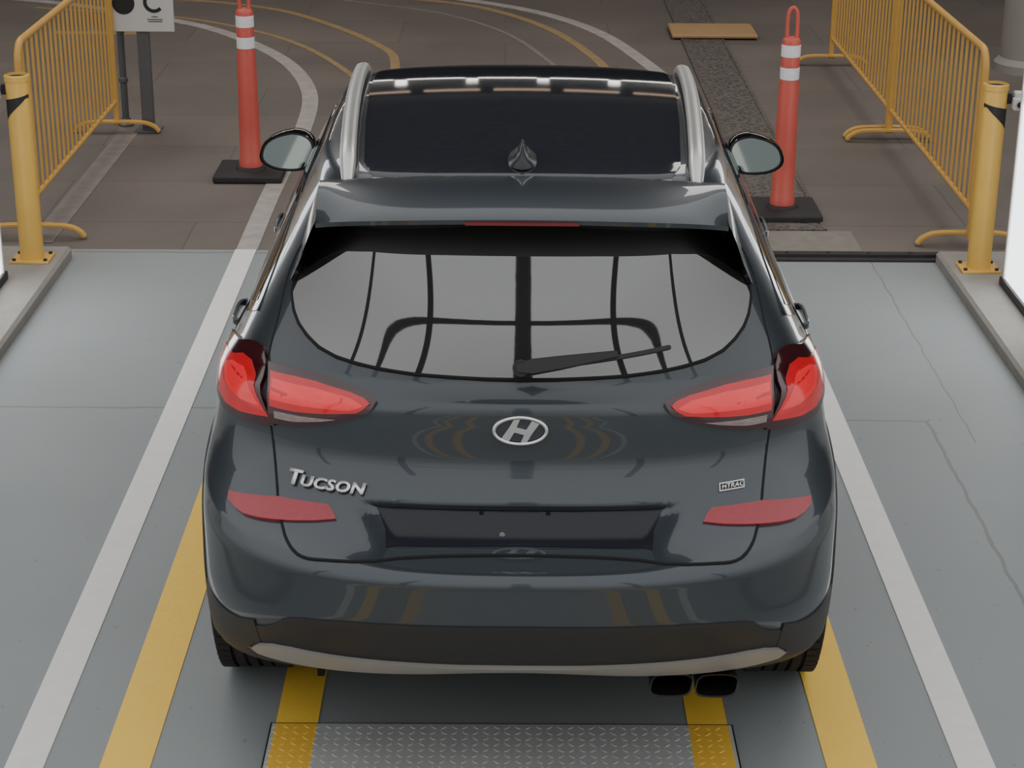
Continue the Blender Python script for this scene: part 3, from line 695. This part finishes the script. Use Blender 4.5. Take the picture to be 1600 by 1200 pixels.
# text badges
def badge(name,txt,size,x,z,shear,m,off,sx=1.,ext=.0):
    cu=bpy.data.curves.new(name,'FONT'); cu.body=txt; cu.size=size; cu.shear=shear; cu.offset=ext; cu.space_character=1.05; cu.resolution_u=3
    o=bpy.data.objects.new(name,cu); link(o); bpy.context.view_layer.update()
    me=bpy.data.meshes.new_from_object(o.evaluated_get(bpy.context.evaluated_depsgraph_get()))
    bpy.data.objects.remove(o)
    bm=bmesh.new(); bm.from_mesh(me); xs=[v.co.x for v in bm.verts]; x0=min(xs); wd=max(xs)-x0
    r=bmesh.ops.extrude_face_region(bm,geom=bm.faces[:]); tv={v for v in r['geom'] if isinstance(v,bmesh.types.BMVert)}
    V=list(bm.verts); O=[(x+(v.co.x-x0)*sx,-5,z+v.co.y) for v in V]; P,n=hits(O,(0,1,0))
    for v,p,nn in zip(V,P,n): v.co=Vector(p+nn*(off if v in tv else off-.004))
    bmesh.ops.recalc_face_normals(bm,faces=bm.faces[:]); bm.to_mesh(me); bm.free(); me.name=name
    me.materials.clear(); me.materials.append(m)
    o=bpy.data.objects.new(name,me); link(o,car); return wd*sx
brightchrome=mat('bright_chrome',(.85,.85,.85),.25,.6)
w1=badge('lettering','T',.043,-.612,.839,.25,brightchrome,.013,1.32,.0016)
badge('lettering','UCSON',.031,-.612+w1*.80,.839,.25,brightchrome,.013,1.58,.0011)
hb=[(.528,0,.858),(.597,0,.858),(.597,0,.841),(.528,0,.841)]
decal('trim_badge',hb,RD,.008,silver,.006,step=.02)
decal('trim_badge_face',[(.531,0,.8555),(.594,0,.8555),(.594,0,.8435),(.531,0,.8435)],RD,.0090,ink,.002,step=.02)
badge('trim_badge_lettering','HTRAC',.0135,.5345,.8448,.15,brightchrome,.0105,1.32,.0002)
for x,z in ((-.10,.806),(.075,.806)):
    p=conf([(x,0,z)],RD,.006)[0]; mb=MB(); mb.lathe([(0,-.006),(.006,-.006),(.006,.002)],tuple(p),10,axis='y'); mk('fastener',mb,gapm,car)
p=conf([(-.045,0,.768)],RD,.006)[0]; mb=MB(); mb.lathe([(0,-.004),(.007,-.003),(.008,.002)],tuple(p),12,axis='y'); mk('fastener',mb,skidm,car)
# wiper
r=empty('wiper',(0,0,0),car)
wp=conf([(-.012,0,1.158),(.03,0,1.160),(.10,0,1.170),(.17,0,1.180),(.25,0,1.190)],RD,.032)
mb=MB(); mb.sweep([tuple(p) for p in wp],[(-.018,-.010),(.018,-.010),(.014,.012),(-.014,.012)],scales=[.8,1.2,1.05,.8,.5],up=(0,-1,.4))
p=wp[0]; mb.tube([(p[0]+.012,p[1]-.004,p[2]),(p[0]+.012,p[1]+.03,p[2]-.01)],.022,16); mk('arm',mb,blackplastic,r)
bp=conf(cr([(.07,0,1.158),(.16,0,1.170),(.28,0,1.184),(.39,0,1.197)],5),RD,.018)
mb=MB(); mb.sweep([tuple(p) for p in bp],[(-.007,-.009),(.007,-.009),(.004,.009),(-.004,.009)],up=(0,-1,.4)); mk('blade',mb,blackplastic,r)
# exhausts
for x in (.405,.525):
    mb=MB(); n=24
    def rr(a,s,ky): 
        c,sn=cos(a),sin(a); k=(abs(c)**4+abs(sn)**4)**-.25; return (c*k*.055*s+ .006*sn*k, sn*k*ky*s)
    V=[]
    for y,s,ky in ((.42,.9,.026),(.10,1,.027),(.095,1.02,.028),(.096,.95,.025),(.20,.88,.022)):
        for i in range(n):
            a=2*pi*i/n; q=rr(a,s,ky); V.append((x+q[0],y+.012*sin(a),.375+q[1]))
    F_=[(i*n+j,i*n+(j+1)%n,(i+1)*n+(j+1)%n,(i+1)*n+j) for i in range(4) for j in range(n)]
    F_.append(tuple(4*n+j for j in range(n))); mb.add(V,F_); mb.m[-1]=1
    mk('exhaust_tip',mb,[darkchrome,gapm],car)
# side windows, handles, mirrors
dlo=[(.80,1.17),(.92,1.125),(1.12,1.115),(1.6,1.10),(2.3,1.09),(2.95,1.085),(2.85,1.17),(2.62,1.30),(2.40,1.42),(2.25,1.455),(1.8,1.475),(1.3,1.47),(1.05,1.44),(.9,1.33)]
w_q=[(.86,1.18),(.95,1.145),(1.14,1.135),(1.14,1.425),(1.05,1.41),(.93,1.30)]
w_r=[(1.20,1.13),(2.00,1.115),(2.00,1.455),(1.20,1.445)]
w_f=[(2.07,1.115),(2.88,1.105),(2.78,1.18),(2.55,1.31),(2.36,1.405),(2.22,1.44),(2.07,1.452)]
mirror_m=mat('mirror_glass',(.45,.5,.48),.03,1)
for mr in(False,True):
    sx=-1 if mr else 1
    for nm,l,off,m in (('window_surround',dlo,.003,gloss_black),('quarter_window',w_q,.005,sideglass),('rear_door_window',w_r,.005,sideglass),('front_door_window',w_f,.005,sideglass)):
        decal(nm,[(0,a,b) for a,b in l],(-1,0,0),off,m,.004,step=.04,mirror=mr)
    for y in (1.45,2.45):
        x=hits([(sx*5,y,.94)],(-sx,0,0))[0][0][0]; d=.8 if y<2 else .5
        mb=MB(); mb.sweep(cr([(x-sx*.005,y-.10,.94),(x+sx*.030*d,y-.085,.942),(x+sx*.036*d,y,.944),(x+sx*.030*d,y+.085,.942),(x-sx*.005,y+.10,.94)],5),[(-.006,-.011),(.006,-.011),(.006,.011),(-.006,.011)],up=(0,0,1))
        mk('door_handle',mb,paint,car,bevel=.003)
    for pl in ([(1.17,1.11),(1.17,.95),(1.28,.80),(1.36,.62),(1.36,.46)],[(2.03,1.10),(2.03,.46)],[(3.0,1.06),(3.06,.9),(3.06,.46)]):
        P_,n_=hits([(sx*5,q.y,q.z) for q in cr([(0,a,b) for a,b in pl],5)],(-sx,0,0))
        mb=MB(); mb.tube([tuple(p) for p in P_],.004,6); mk('door_gap',mb,gapm,car)
    r=empty('wing_mirror',(sx*.895,2.86,1.115),car)
    def ring(scale,n=32):
        o=[]
        for i in range(n):
            a=2*pi*i/n; c,s=cos(a),sin(a); k=(abs(c)**2.7+abs(s)**2.7)**(-1/2.7)
            hx=.108; hz=.078; x=c*k*hx; z=s*k*hz
            z*= (1-.22*(x/hx if x>0 else 0)); x+= -.02*(z/.07)*(1 if x>0 else 0)
            o.append((sx*x*scale,z*scale))
        return o
    V=[];lv=[(-.035,.93),(-.045,.97),(-.03,1.0),(.02,.99),(.07,.88),(.105,.62),(.12,.25)]
    n=32
    for y,s in lv: V+=[(a,y,b) for a,b in ring(s)]
    mb=MB(); mb.add(V,[(i*n+j,i*n+(j+1)%n,(i+1)*n+(j+1)%n,(i+1)*n+j) for i in range(len(lv)-1) for j in range(n)]+[tuple((len(lv)-1)*n+j for j in range(n))]+[tuple(range(n))])
    mk('housing',mb,gloss_black,r,ang=50)
    mb=MB(); V=[(a,-.0375,b) for a,b in ring(.86)]; V+=[(a,-.034,b) for a,b in ring(.88)]
    mb.add(V,[tuple(range(n))]+[(j,(j+1)%n,n+(j+1)%n,n+j) for j in range(n)]); mk('mirror_glass',mb,mirror_m,r)
    mb=MB(); mb.sweep([(-sx*.05,.03,-.055),(-sx*.11,.05,-.075),(-sx*.16,.06,-.08)],[(-.03,-.018),(.03,-.018),(.03,.018),(-.03,.018)],up=(0,0,1)); mk('arm',mb,gloss_black,r,bevel=.006)
# front: windscreen, lamps, grille
fp=lambda l:[(a,0,b) for a,b in l]
def fdecal(name,half,off,m,sym=True): 
    return decal(name,X2(fp(half)) if sym else fp(half),(0,-1,0),off,m,.004,step=.04)
fdecal('windscreen',[(0,1.06),(.5,1.07),(.68,1.10),(.60,1.35),(.55,1.50),(.3,1.53),(0,1.535)],.004,sideglass)
fdecal('grille',[(0,.48),(.25,.5),(.36,.62),(.33,.80),(0,.80)],.006,gloss_black)
for s in(1,-1): fdecal('headlight',[(s*.42,.70),(s*.76,.74),(s*.78,.84),(s*.44,.80)],.006,clearm,False)
